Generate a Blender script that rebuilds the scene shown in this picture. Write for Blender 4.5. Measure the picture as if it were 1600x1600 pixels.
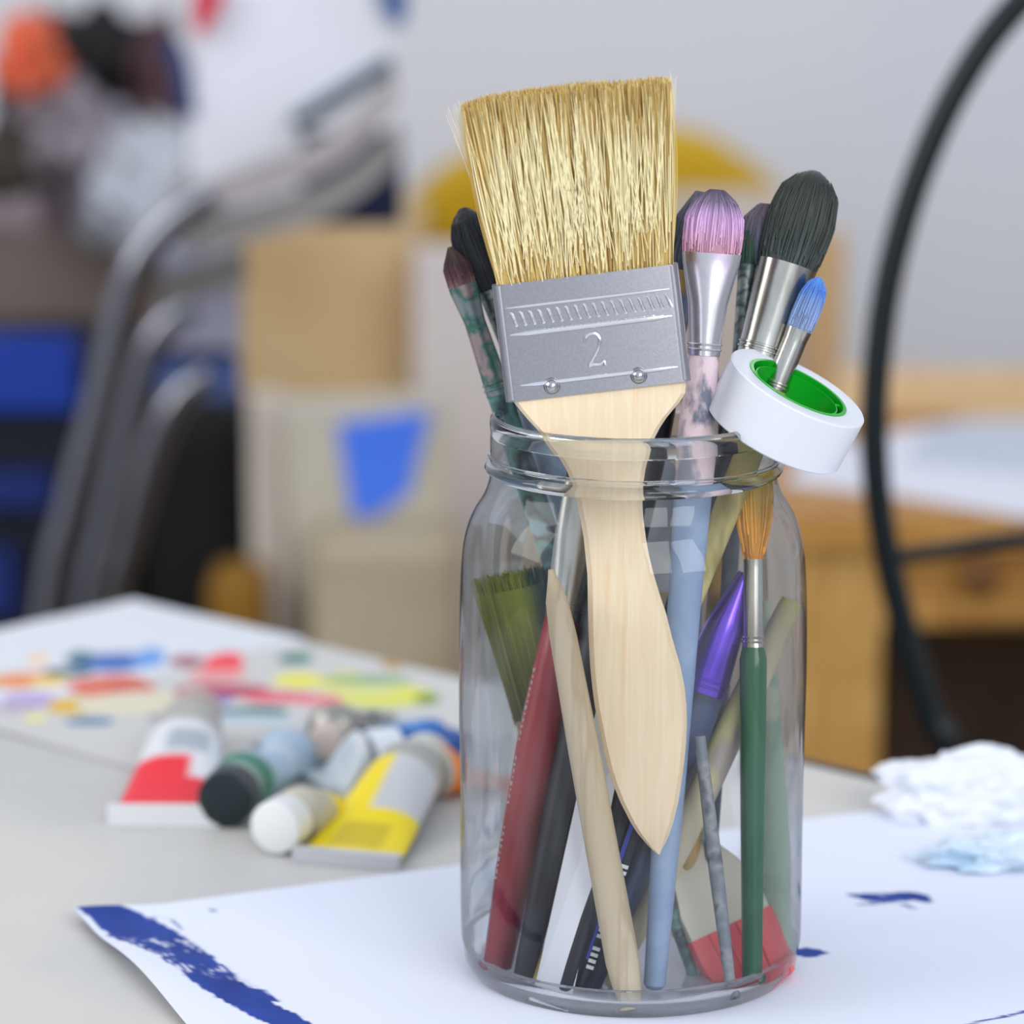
import bpy, math, random
from mathutils import Vector, Matrix, noise
random.seed(7)
for o in list(bpy.data.objects): bpy.data.objects.remove(o)
SC = bpy.context.scene
C = SC.collection
PI = math.pi

# ------------------------------------------------------------ camera
FP, PITCH, CZ = 5450.0, math.radians(11.51), 1.077
cp, sp = math.cos(PITCH), math.sin(PITCH)
cam_d = bpy.data.cameras.new('camera'); cam = bpy.data.objects.new('camera', cam_d); C.objects.link(cam)
cam.location = (0, 0, CZ); cam.rotation_euler = (PI/2 - PITCH, 0, 0)
cam_d.sensor_width = 36; cam_d.lens = 36*FP/1600; cam_d.clip_start = .05
cam_d.dof.use_dof = True; cam_d.dof.focus_distance = .945; cam_d.dof.aperture_fstop = 7.5
SC.camera = cam

# ------------------------------------------------------------ world and daylight
w = bpy.data.worlds.new('world'); SC.world = w; w.use_nodes = True
wn = w.node_tree.nodes; bgn = wn['Background']
bgn.inputs[0].default_value = (.82, .90, 1.0, 1); bgn.inputs[1].default_value = .80
def area(name, loc, target, sx, sy, power, col):
    l = bpy.data.lights.new(name, 'AREA'); l.shape = 'RECTANGLE'; l.size = sx; l.size_y = sy; l.energy = power; l.color = col
    o = bpy.data.objects.new(name, l); C.objects.link(o); o.location = loc
    o.rotation_euler = (Vector(target) - Vector(loc)).to_track_quat('-Z', 'Y').to_euler()
    return o
# tall double window behind the camera on the right, and an added fill light on the left
area('window_and_fill_light', (.75, -1.3, 2.1), (.05, 1.0, .8), .75, 1.5, 19, (.97, .98, 1))
area('window_and_fill_light', (1.65, -1.0, 2.1), (.05, 1.0, .8), .75, 1.5, 19, (.97, .98, 1))
area('window_and_fill_light', (-2.0, .7, 1.9), (0, 1.2, .8), 1.3, 1.3, 20, (1, .985, .96))
SC.view_settings.view_transform = 'Standard'; SC.view_settings.look = 'None'
SC.view_settings.gamma = 1; SC.view_settings.use_curve_mapping = False
SC.view_settings.exposure = .15

# ------------------------------------------------------------ projection helpers (a pixel and a real distance give a place)
def ray(px, py):
    a, b = (px-800)/FP, (800-py)/FP
    return Vector((a, cp+b*sp, -sp+b*cp))
def P(px, py, Y):
    r = ray(px, py); return Vector((0, 0, CZ)) + r*(Y/r.y)
def T(px, py, z=.75):
    r = ray(px, py); return Vector((0, 0, CZ)) + r*((z-CZ)/r.z)

# ------------------------------------------------------------ colour and material helpers
def lin(c):
    return tuple((v/255/12.92 if v/255 <= .04045 else ((v/255+.055)/1.055)**2.4) for v in c)
MATS = {}
def mat(name, col=(128,128,128), rough=.5, metal=0., mix=None, scale=40., stretch=(1,1,1), detail=3., lo=.42, hi=.58, attr=False,
        trans=0., ior=1.45, bump=0., bscale=300., sheen=0., coat=0., sss=0., streak=None):
    if name in MATS: return MATS[name]
    m = bpy.data.materials.new(name); m.use_nodes = True; MATS[name] = m
    nt = m.node_tree; b = nt.nodes['Principled BSDF']
    def setv(k, v):
        if k in b.inputs: b.inputs[k].default_value = v
    L = lin(col); setv('Base Color', (*L, 1)); setv('Roughness', rough); setv('Metallic', metal)
    setv('Transmission Weight', trans); setv('IOR', ior); setv('Coat Weight', coat); setv('Sheen Weight', sheen)
    if sss: setv('Subsurface Weight', sss); setv('Subsurface Scale', .005)
    tc = nt.nodes.new('ShaderNodeTexCoord'); mp = nt.nodes.new('ShaderNodeMapping'); mp.inputs['Scale'].default_value = stretch
    nt.links.new(tc.outputs['Object'], mp.inputs[0])
    src = None
    if attr:
        a = nt.nodes.new('ShaderNodeAttribute'); a.attribute_name = 'Col'; src = a.outputs['Color']
    if mix:
        n = nt.nodes.new('ShaderNodeTexNoise'); n.inputs['Scale'].default_value = scale; n.inputs['Detail'].default_value = detail
        nt.links.new(mp.outputs[0], n.inputs['Vector'])
        r = nt.nodes.new('ShaderNodeValToRGB'); nt.links.new(n.outputs['Fac'], r.inputs[0])
        cols = [col] + (mix if isinstance(mix, list) else [mix])
        e = r.color_ramp.elements
        while len(e) < len(cols): e.new(.5)
        for i, c in enumerate(cols):
            e[i].position = lo+(hi-lo)*i/(len(cols)-1); e[i].color = (*lin(c), 1)
        if src:
            mx = nt.nodes.new('ShaderNodeMix'); mx.data_type = 'RGBA'; mx.blend_type = 'MULTIPLY'; mx.inputs[0].default_value = 1
            nt.links.new(src, mx.inputs[6]); nt.links.new(r.outputs[0], mx.inputs[7]); src = mx.outputs[2]
        else: src = r.outputs[0]
    if src: nt.links.new(src, b.inputs['Base Color'])
    if bump:
        n2 = nt.nodes.new('ShaderNodeTexNoise'); n2.inputs['Scale'].default_value = bscale; nt.links.new(mp.outputs[0], n2.inputs['Vector'])
        bp = nt.nodes.new('ShaderNodeBump'); bp.inputs['Strength'].default_value = bump; bp.inputs['Distance'].default_value = .001
        nt.links.new(n2.outputs['Fac'], bp.inputs['Height']); nt.links.new(bp.outputs[0], b.inputs['Normal'])
    return m

# ------------------------------------------------------------ mesh helpers
class MB:
    def __init__(s): s.v = []; s.f = []; s.c = None; s.mi = []
    def add(s, vs, fs, col=None, mi=0):
        n = len(s.v); s.v += [Vector(v) for v in vs]; s.f += [[i+n for i in f] for f in fs]; s.mi += [mi]*len(fs)
        if col is not None:
            if s.c is None: s.c = [(1, 1, 1)]*n
            s.c += (col if isinstance(col, list) else [col]*len(vs))
        elif s.c is not None: s.c += [(1, 1, 1)]*len(vs)
        return s
    def box(s, c, dx, dy, dz, R=None, col=None, mi=0):
        vs = [Vector((x*dx/2, y*dy/2, z*dz/2)) for x in (-1, 1) for y in (-1, 1) for z in (-1, 1)]
        if R: vs = [R @ v for v in vs]
        return s.add([Vector(c)+v for v in vs], [(0,1,3,2),(4,6,7,5),(0,4,5,1),(2,3,7,6),(0,2,6,4),(1,5,7,3)], col, mi)
    def rings(s, rings, close=True, cap=True, col=None, mi=0):
        m = len(rings[0]); vs = [v for r in rings for v in r]; fs = []
        for i in range(len(rings)-1):
            for j in range(m if close else m-1):
                k = (j+1) % m; fs.append((i*m+j, i*m+k, (i+1)*m+k, (i+1)*m+j))
        if cap: fs.append(tuple(reversed(range(m)))); fs.append(tuple(range((len(rings)-1)*m, len(rings)*m)))
        return s.add(vs, fs, col, mi)
    def tube(s, pts, r, n=12, closed=False, col=None, cap=True, mi=0):
        pts = [Vector(p) for p in pts]; N = len(pts); rs = r if isinstance(r, (list, tuple)) else [r]*N
        rg = []; prev = None
        for i, p in enumerate(pts):
            t = (pts[(i+1) % N]-pts[i-1]) if closed else (pts[min(i+1, N-1)]-pts[max(i-1, 0)])
            t.normalize()
            if prev is None: a = t.cross(Vector((0, 0, 1)) if abs(t.z) < .9 else Vector((1, 0, 0))).normalized()
            else: a = (prev-t*prev.dot(t)).normalized()
            prev = a; b = t.cross(a)
            rg.append([p+(a*math.cos(2*PI*k/n)+b*math.sin(2*PI*k/n))*rs[i] for k in range(n)])
        if closed: rg.append(rg[0])
        return s.rings(rg, cap=cap and not closed, col=col, mi=mi)
    def lathe(s, c, prof, axis=(0,0,1), n=64, col=None, mi=0):
        ax = Vector(axis).normalized(); a = ax.cross(Vector((0,1,0)) if abs(ax.y) < .9 else Vector((1,0,0))).normalized(); b = ax.cross(a)
        rg = [[Vector(c)+ax*z+(a*math.cos(2*PI*k/n)+b*math.sin(2*PI*k/n))*max(r, 1e-5) for k in range(n)] for r, z in prof]
        return s.rings(rg, cap=False, col=col, mi=mi)
    def prism(s, poly, d, col=None, mi=0):   # polygon (3-D points) pushed along d
        n = len(poly); d = Vector(d)
        return s.add([Vector(p) for p in poly]+[Vector(p)+d for p in poly],
            [tuple(range(n)), tuple(reversed(range(n, 2*n)))]+[(i, n+i, n+(i+1) % n, (i+1) % n) for i in range(n)], col, mi)
    def build(s, name, m, parent=None, smooth=True, loc=None, ang=35):
        me = bpy.data.meshes.new(name)
        off = Vector(parent['_o']) if parent is not None else (Vector(loc) if loc is not None else Vector((0,0,0)))
        me.from_pydata([v-off for v in s.v], [], s.f); me.validate(); me.update()
        for mm in (m if isinstance(m, list) else [m]): me.materials.append(mm)
        if any(s.mi) and len(me.polygons) == len(s.mi): me.polygons.foreach_set('material_index', s.mi)
        if s.c is not None:
            ca = me.color_attributes.new('Col', 'FLOAT_COLOR', 'POINT')
            ca.data.foreach_set('color', [x for c in s.c for x in (*c, 1)])
        import bmesh
        bm = bmesh.new(); bm.from_mesh(me); bmesh.ops.recalc_face_normals(bm, faces=bm.faces)
        if smooth:
            a = math.radians(ang)
            for f in bm.faces: f.smooth = True
            for e in bm.edges:
                if len(e.link_faces) == 2 and e.calc_face_angle(0) > a: e.smooth = False
        bm.to_mesh(me); bm.free()
        o = bpy.data.objects.new(name, me); C.objects.link(o)
        if parent is not None:
            o.parent = parent if '_p' not in parent else parent
            if parent.get('_mesh'): pass
        else: o.location = off
        o['_o'] = tuple(off)
        return o
def thing(name, label, cat, loc=(0,0,0), group=None):
    o = bpy.data.objects.new(name, None); C.objects.link(o); o.location = loc; o.empty_display_size = .01
    o['label'] = label; o['category'] = cat; o['_o'] = tuple(loc)
    if group: o['group'] = group
    return o
def tag(o, label=None, cat=None, group=None, kind=None):
    for k, v in (('label', label), ('category', cat), ('group', group), ('kind', kind)):
        if v: o[k] = v
    return o
def lerp(a, b, t): return a+(b-a)*t
def interp(x, xs, ys):
    if x <= xs[0]: return ys[0]
    for i in range(1, len(xs)):
        if x <= xs[i]: return ys[i-1]+(ys[i]-ys[i-1])*(x-xs[i-1])/(xs[i]-xs[i-1]) if xs[i] > xs[i-1] else ys[i]
    return ys[-1]
def spline(pts, n=10):      # Catmull-Rom through points
    pts = [Vector(p) for p in pts]; out = []
    q = [2*pts[0]-pts[1]]+pts+[2*pts[-1]-pts[-2]]
    for i in range(1, len(q)-2):
        for k in range(n):
            t = k/n; a, b, c, d = q[i-1:i+3]
            out.append(.5*((2*b)+(c-a)*t+(2*a-5*b+4*c-d)*t*t+(3*b-a-3*c+d)*t**3))
    return out+[pts[-1]]

# ============================================================ SETTING
wall_m = mat('wall_paint', (234,233,238), .9, mix=(228,229,236), scale=2)
floor_m = mat('floor_boards', (88,74,62), .6, mix=(60,50,44), scale=6, stretch=(1,12,1))
def struct(name, mb, m): o = mb.build(name, m, smooth=False); o['kind'] = 'structure'; return o
struct('floor', MB().box((0,1,-.05), 8, 9, .1), floor_m)
struct('wall_back', MB().box((0,3.25,1.4), 8, .1, 2.8), wall_m)
struct('wall_left', MB().box((-3.2,1,1.4), .1, 9, 2.8), wall_m)
struct('wall_right', MB().box((3.2,1,1.4), .1, 9, 2.8), wall_m)
struct('baseboard_back', MB().box((0,3.19,.05), 6.2, .02, .1), mat('white_trim', (215,215,215), .5))

# ============================================================ WORK TABLE
TC = Vector((-.1573, 1.4161, .75)); U = Vector((.735,-.678,0)).normalized(); V = Vector((-U.y*-1, 0, 0))
V = Vector((U.y, -U.x, 0))         # towards the camera side
RT = Matrix(((U.x, V.x, 0), (U.y, V.y, 0), (0, 0, 1)))
def tp(u, v, z=.75): return TC+U*u+V*v+Vector((0, 0, z-.75))
tb = thing('work_table', 'pale grey white work table with a black edge, carrying the jar of brushes', 'table', tuple(tp(.6,.4,0)))
table_m = mat('table_laminate', (206,202,196), .5, mix=(196,194,192), scale=9, detail=6)
MB().box(tp(.62,.41,.7385), 1.225, .805, .023, RT).build('table_top', table_m, tb, False)
tm = MB(); blk = mat('black_edging', (24,27,28), .4)
for c, a, b in (((.62,.0035),1.24,.007), ((.62,.8165),1.24,.007), ((.0035,.41),.007,.806), ((1.2365,.41),.007,.806)):
    tm.box(tp(c[0], c[1], .736), a, b, .027, RT)
tm.build('edge_trim', blk, tb, False)
for u in (.06, 1.18):
    for v in (.06, .76): MB().tube([tp(u,v,0), tp(u,v,.727)], .017, 16).build('leg', blk, tb)

# ------- big sheet of drawing paper with blue strokes (vertex colours hold the ink)
def smooth01(x): x = max(0, min(1, x)); return x*x*(3-2*x)
PO = Vector((-.1306, .9941, 0)); PU = Vector((.1146,.0508,0)).normalized(); PV = Vector((PU.y, -PU.x, 0))
# strokes given as places on the table
def stroke_pts(px): return [T(*p) for p in px]
STROKES = [ (spline(stroke_pts([(150,1438),(185,1448),(225,1475),(290,1510),(350,1555),(420,1592),(520,1640)]),8), [.006,.0085,.0095,.008,.007,.0055,.004], .55),
            (spline(stroke_pts([(1330,1408),(1375,1412),(1425,1410),(1450,1418)]),6), [.0015,.0050,.0045,.0015], .55),
            (spline(stroke_pts([(1240,1500),(1262,1498),(1290,1499)]),6), [.002,.0045,.001], .35),
            (spline(stroke_pts([(1340,1423),(1400,1421),(1430,1430)]),6), [.0008,.0016,.0006], .8),
            (spline(stroke_pts([(208,1417),(225,1416),(242,1418)]),4), [.0005,.0013,.0008], .3),
            (spline(stroke_pts([(325,1402),(340,1401),(354,1402)]),4), [.0006,.0012,.0006], .4),
            (spline(stroke_pts([(323,1430),(332,1432),(338,1434)]),4), [.0003,.0011,.0003], .3),
            (spline(stroke_pts([(228,1445),(250,1443),(268,1446),(285,1462)]),5), [.0006,.0012,.0009,.0003], .9),
            (spline(stroke_pts([(300,1505),(350,1528),(400,1560),(435,1575)]),5), [.002,.002,.003,.001], .95),
            (spline(stroke_pts([(1500,1612),(1560,1600),(1610,1588)]),5), [.0006,.001,.001], .3) ]
def ink(p):
    best = 0
    for pts, ws, rag in STROKES:
        n = len(pts)
        if (pts[n//2]-p).length > (pts[0]-pts[-1]).length*.6+.03: continue
        for i in range(n-1):
            a, b = pts[i], pts[i+1]; d = b-a; t = max(0, min(1, (p-a).dot(d)/max(d.length_squared, 1e-9)))
            q = (p-a-d*t).length; u = (i+t)/(n-1)*(len(ws)-1); w_ = interp(u, list(range(len(ws))), ws)
            if q < w_*1.3:
                dd = d.normalized(); s = (p-PO).dot(dd); c = (p-PO).dot(Vector((dd.y,-dd.x,0)))
                nz = noise.noise(Vector((s*60, c*900, 1)))*.5+.5
                along = u/(len(ws)-1)
                edge = smooth01((w_*(.78+.45*nz)-q)/.0006)
                dry = smooth01((nz-(rag*max(.0, min(1, .45+1.1*(abs(along-.45) < .2)*1-.6*(along < .25)-.25*(along > .7)))) +.12)/.15)
                best = max(best, edge*max(.12, dry))
    return best
PAP = MB(); nu, nv = 430, 300; LU, LV = .42, .297
vs = []; cols = []
white, blue, blue2 = lin((226,229,244)), lin((14,40,122)), lin((34,74,168))
for j in range(nv+1):
    for i in range(nu+1):
        p = PO+PU*(LU*i/nu)+PV*(LV*j/nv); d = min(i/nu*LU, j/nv*LV)
        # the far left corner is rounded and lifts a little
        z = .7512+.0004*noise.noise(Vector((p.x*14, p.y*14, 3)))+.0007
        u_, v_ = i/nu*LU, j/nv*LV
        z += .0035*smooth01(1-u_/.03)*smooth01(1-abs(v_-.06)/.06)+.0025*smooth01(1-(u_+v_)/.03)
        k = ink(Vector((p.x, p.y, .75))) if p.y > .85 else 0
        nn = noise.noise(Vector((p.x*70, p.y*70, 9)))*.5+.5
        bc = tuple(lerp(blue[q], blue2[q], nn) for q in range(3))
        cols.append(tuple(lerp(white[q], bc[q], k) for q in range(3)))
        vs.append((p.x, p.y, z))
fs = [(j*(nu+1)+i, j*(nu+1)+i+1, (j+1)*(nu+1)+i+1, (j+1)*(nu+1)+i) for j in range(nv) for i in range(nu)]
PAP.add(vs, fs, cols)
pp = PAP.build('drawing_paper', mat('paper_ink', attr=True, rough=.75), loc=(PO.x, PO.y, .75))
tag(pp, 'large white sheet under the jar, with thick dark blue brush strokes', 'paper')

# ------- palette sheets at the far corner, covered in patches of paint
BLOBS = [((30,1070),52,13,(236,150,95)),((75,1072),30,9,(240,205,110)),((175,1078),72,17,(226,118,98)),((205,1082),40,10,(205,100,88)),
 ((180,1040),75,16,(70,110,185)),((232,1035),25,18,(110,160,225)),((125,1035),22,10,(50,110,130)),((105,1057),40,7,(60,95,100)),
 ((290,1040),30,10,(165,90,105)),((350,1042),32,16,(248,62,72)),((340,1060),45,10,(236,150,150)),((345,1085),75,12,(190,75,100)),
 ((440,1096),60,10,(232,105,120)),((500,1100),48,9,(238,130,140)),((320,1098),48,8,(110,112,175)),((462,1034),26,9,(55,125,110)),
 ((468,1068),46,12,(238,230,85)),((545,1071),42,15,(250,238,15)),((605,1093),80,17,(226,226,90)),((668,1097),22,9,(125,155,20)),
 ((45,1100),45,11,(190,170,215)),((20,1112),45,7,(190,175,190)),((130,1108),60,15,(228,185,60)),((160,1114),42,7,(175,160,50)),((55,1128),18,6,(240,230,140)),
 ((325,1125),105,14,(70,105,145)),((410,1118),50,10,(75,120,120)),((140,1133),38,6,(80,125,165)),((290,1120),60,12,(120,150,170)),((60,1038),16,10,(246,205,165)),
 ((575,1068),70,9,(150,180,140)),((615,1042),18,10,(196,150,85)),((210,1105),90,20,(225,215,190)),((560,1085),70,8,(225,225,150)),((380,1130),90,9,(190,205,215))]
B3 = []
for (c, rx, ry, col) in BLOBS:
    p = T(*c); q = T(c[0]+rx, c[1]); r1 = T(c[0], c[1]-ry); r2 = T(c[0], c[1]+ry)
    B3.append((p, (q-p).length, (r1-r2).length/2, lin(col)))
def palcol(p, base):
    c = base
    for q, rx, ry, col in B3:
        e = ((p.x-q.x)/rx)**2+((p.y-q.y)/ry)**2
        e += .35*noise.noise(Vector((p.x*60, p.y*40, q.x*50)))
        k = smooth01((1.05-e)/.25); c = tuple(lerp(c[i], col[i], k) for i in range(3))
    return c
def sheet(name, u0, u1, v0, v1, z, label, cat, painted=True, res=.0016, lift=0., base=(207,204,201)):
    m = MB(); nu, nv = max(2, int((u1-u0)/res)), max(2, int((v1-v0)/res)); vs = []; cs = []
    for side in (0, 1):
        for j in range(nv+1):
            for i in range(nu+1):
                p = tp(lerp(u0, u1, i/nu), lerp(v0, v1, j/nv), z+.0008*(1-side))
                p.z += lift*max(0, 1-j/nv*6)+.0003*noise.noise(Vector((p.x*25,p.y*25,z*100)))
                vs.append(p); cs.append(palcol(p, lin(base)) if painted else lin(base))
    M_ = (nu+1)*(nv+1)
    fs = [(a*M_+j*(nu+1)+i, a*M_+j*(nu+1)+i+1, a*M_+(j+1)*(nu+1)+i+1, a*M_+(j+1)*(nu+1)+i) for a in (0,1) for j in range(nv) for i in range(nu)]
    bd = [i for i in range(nu+1)]+[j*(nu+1)+nu for j in range(1, nv+1)]+[nv*(nu+1)+i for i in range(nu-1,-1,-1)]+[j*(nu+1) for j in range(nv-1,0,-1)]
    fs += [(bd[k], bd[(k+1) % len(bd)], M_+bd[(k+1) % len(bd)], M_+bd[k]) for k in range(len(bd))]
    m.add(vs, fs, cs); o = m.build(name, mat('palette_paint', attr=True, rough=.5), loc=tuple(tp(u0,v0,z)))
    return tag(o, label, cat)
sheet('palette_sheet', .100, .262, .004, .170, .7506, 'white palette sheet covered in red, yellow and blue paint patches', 'palette')
sheet('paper_pad', .001, .103, .001, .175, .7510, 'white card on the far corner of the table, its near side covered in paint patches', 'card', base=(222,224,230))

# ============================================================ GLASS JAR
JX, JY, JZ = .0338, .95, .75
jar = thing('glass_jar', 'clear glass preserving jar full of paintbrushes, on the white paper', 'jar', (JX, JY, JZ))
def glass_mat(name, rough=0., tint=(1,1,1)):
    m = bpy.data.materials.new(name); m.use_nodes = True; nt = m.node_tree
    b = nt.nodes['Principled BSDF']; b.inputs['Transmission Weight'].default_value = 1; b.inputs['IOR'].default_value = 1.45
    b.inputs['Roughness'].default_value = rough; b.inputs['Base Color'].default_value = (*tint, 1)
    return m
def thin_glass(name):
    # a thin wall: light passes straight on, the surface mirrors by its angle; smudges are real dirt on it
    m = bpy.data.materials.new(name); m.use_nodes = True; nt = m.node_tree; nt.nodes.clear()
    out = nt.nodes.new('ShaderNodeOutputMaterial'); tr = nt.nodes.new('ShaderNodeBsdfTransparent'); gl = nt.nodes.new('ShaderNodeBsdfGlossy')
    gl.inputs['Roughness'].default_value = .03
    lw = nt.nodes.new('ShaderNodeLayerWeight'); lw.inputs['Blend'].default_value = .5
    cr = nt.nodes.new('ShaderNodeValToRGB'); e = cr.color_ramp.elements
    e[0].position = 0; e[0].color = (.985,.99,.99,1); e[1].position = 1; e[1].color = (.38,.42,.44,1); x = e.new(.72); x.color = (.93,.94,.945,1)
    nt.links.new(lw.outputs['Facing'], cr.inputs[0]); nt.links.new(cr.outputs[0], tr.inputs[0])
    fr = nt.nodes.new('ShaderNodeFresnel'); fr.inputs[0].default_value = 1.5
    mu = nt.nodes.new('ShaderNodeMath'); mu.operation = 'MULTIPLY'; mu.inputs[1].default_value = .75; mu.use_clamp = True
    nt.links.new(fr.outputs[0], mu.inputs[0])
    m1 = nt.nodes.new('ShaderNodeMixShader'); nt.links.new(mu.outputs[0], m1.inputs[0]); nt.links.new(tr.outputs[0], m1.inputs[1]); nt.links.new(gl.outputs[0], m1.inputs[2])
    # grime film
    df = nt.nodes.new('ShaderNodeBsdfDiffuse'); df.inputs[0].default_value = (.75,.78,.80,1)
    tc = nt.nodes.new('ShaderNodeTexCoord'); mp = nt.nodes.new('ShaderNodeMapping'); mp.inputs['Scale'].default_value = (1,1,.35)
    nz = nt.nodes.new('ShaderNodeTexNoise'); nz.inputs['Scale'].default_value = 55; nz.inputs['Detail'].default_value = 6
    nt.links.new(tc.outputs['Object'], mp.inputs[0]); nt.links.new(mp.outputs[0], nz.inputs['Vector'])
    mr = nt.nodes.new('ShaderNodeMapRange'); mr.inputs[1].default_value = .45; mr.inputs[2].default_value = .75; mr.inputs[3].default_value = .004; mr.inputs[4].default_value = .06
    nt.links.new(nz.outputs['Fac'], mr.inputs[0])
    m2 = nt.nodes.new('ShaderNodeMixShader'); nt.links.new(mr.outputs[0], m2.inputs[0]); nt.links.new(m1.outputs[0], m2.inputs[1]); nt.links.new(df.outputs[0], m2.inputs[2])
    b = nt.nodes.new('ShaderNodeBump'); b.inputs['Strength'].default_value = .25; b.inputs['Distance'].default_value = .002
    n2 = nt.nodes.new('ShaderNodeTexNoise'); n2.inputs['Scale'].default_value = 45; nt.links.new(mp.outputs[0], n2.inputs['Vector'])
    nt.links.new(n2.outputs['Fac'], b.inputs['Height']); nt.links.new(b.outputs[0], gl.inputs['Normal'])
    nt.links.new(m2.outputs[0], out.inputs[0])
    return m
thin = thin_glass('thin_glass'); thick = glass_mat('thick_glass', 0, (.93,.96,.97))
body = [(.0478,.0095),(.0483,.016),(.0485,.06),(.0486,.090),(.0485,.110),(.0477,.1225),(.0462,.1295),(.0440,.1345),(.0418,.138),(.0404,.1415),(.0398,.1450),(.0397,.1555)]
wob = MB(); n = 96; rg = []
pts = spline([Vector((r, 0, z)) for r, z in body], 5)
for q in pts:
    rg.append([])
    for k in range(n):
        a = 2*PI*k/n; ww = .00035*noise.noise(Vector((math.cos(a)*2.5, math.sin(a)*2.5, q.z*30)))
        rg[-1].append(Vector((JX+(q.x+ww)*math.cos(a), JY+(q.x+ww)*math.sin(a), JZ+q.z)))
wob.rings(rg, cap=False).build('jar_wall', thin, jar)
# solid base with a push-up
base = [(0,.0034),(.030,.0030),(.0405,.0034),(.0440,.0052),(.0458,.0100),(.0478,.0100),(.0474,.0055),(.0455,.0022),(.0425,.0006),(.038,.0006),(.034,.0012),(0,.0016)]
MB().lathe((JX,JY,JZ), base, n=96).build('jar_base', thick, jar, ang=60)
rim = [(.0371,.1555),(.0397,.1555),(.0400,.1585),(.0398,.1605),(.0386,.1613),(.0374,.1606),(.0370,.1585),(.0371,.1555)]
MB().lathe((JX,JY,JZ), rim, n=96).build('jar_rim', thick, jar, ang=60)
# screw threads: raised glass bands that drop as they go round
def band(z0, drop, r, th, a0, a1, name):
    pts = []; rs = []; N = 110
    for k in range(N+1):
        a = lerp(a0, a1, k/N); e = smooth01(min(k, N-k)/8)
        pts.append((JX+r*math.cos(a), JY+r*math.sin(a), JZ+z0+drop*k/N)); rs.append(th*(.25+.75*e))
    MB().tube(pts, rs, 10).build(name, thick, jar)
band(.1500, -.0012, .0400, .0006, PI*.95, PI*2.1, 'screw_thread')
MB().lathe((JX,JY,JZ), [(.0398,.1448),(.0409,.1456),(.0415,.1466),(.0409,.1476),(.0398,.1482)], n=96).build('neck_bead', thick, jar, ang=70)

# ============================================================ BRUSH TOOLS
def frame(p0, p1):
    ax = (p1-p0).normalized(); sd = Vector((1,0,0)); sd = (sd-ax*sd.dot(ax)).normalized(); dp = ax.cross(sd)
    return ax, sd, dp
def loft(mb, p0, p1, rows, n=24, box=False, col=None, dent=None, mi=0):
    """rows: (t, half width, half depth); elliptical or chamfered sections along p0->p1"""
    ax, sd, dp = frame(p0, p1); L = (p1-p0).length; rg = []
    for row in rows:
        t, rx, ry = row[:3]; c = p0+ax*(L*t); r_ = []
        for k in range(n):
            a = 2*PI*k/n; x, y = math.cos(a), math.sin(a)
            if box: m_ = max(abs(x), abs(y)); q = .62; x, y = lerp(x, x/m_, q), lerp(y, y/m_, q)
            f = 1 if not dent else 1+dent*math.sin(a*7+t*3)
            r_.append(c+sd*(x*rx*f)+dp*(y*ry*f))
        rg.append(r_)
    return mb.rings(rg, col=col, mi=mi)
def rows_of(prof, t0, t1, n=14):
    xs = [p[0] for p in prof]
    return [(t, interp(t, xs, [p[1] for p in prof]), interp(t, xs, [p[2] for p in prof])) for t in [lerp(t0, t1, k/n) for k in range(n+1)]]
hair_m = mat('hair_tinted', attr=True, rough=.55, sheen=.2)
def tuft(mb, p0, p1, prof, t0, t1, cols, nh=260, hr=.00016, tipcol=None, jitter=.12, tiplen=.12, flat=False):
    """bristles: a solid core and many tapered hairs lying along it. cols: [(u, rgb)] from ferrule to tip"""
    ax, sd, dp = frame(p0, p1); L = (p1-p0).length; xs = [p[0] for p in prof]
    RX = lambda t: interp(t, xs, [p[1] for p in prof]); RY = lambda t: interp(t, xs, [p[2] for p in prof])
    def cc(u, v): c = [interp(u, [x[0] for x in cols], [lin(x[1])[i] for x in cols]) for i in range(3)]; return tuple(max(0, ch*v) for ch in c)
    rows = [(lerp(t0, t1, k/16)) for k in range(17)]; n = 28
    rg = []; cl = []
    for t in rows:
        u = (t-t0)/(t1-t0)
        for k in range(n):
            a = 2*PI*k/n; st = .8+.3*noise.noise(Vector((k*3.1, u*1.5, p0.x*90)))
            cl.append(cc(u, st))
        rg.append([p0+ax*(L*t)+(sd*(math.cos(2*PI*k/n)*RX(t))+dp*(math.sin(2*PI*k/n)*RY(t)))*.93 for k in range(n)])
    mb.rings(rg, col=cl)
    for h in range(nh):
        a = random.uniform(0, 2*PI); k = random.uniform(.93, 1.03); e = random.gauss(0, jitter); te = t1-abs(random.gauss(0, tiplen))*(t1-t0)
        ts = random.uniform(0, .35); pts = []; cl = []; v = random.uniform(.55, 1.55)
        for q in range(6):
            u = lerp(ts, (te-t0)/(t1-t0), q/5); t = lerp(t0, t1, u); aa = a+e*u
            pts.append(p0+ax*(L*t)+(sd*(math.cos(aa)*RX(t))+dp*(math.sin(aa)*RY(t)))*k); cl += [cc(u, v)]*3
        mb.tube(pts, [hr, hr, hr, hr*.9, hr*.7, hr*.3], 3, col=cl, cap=False)
    return mb

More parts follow.
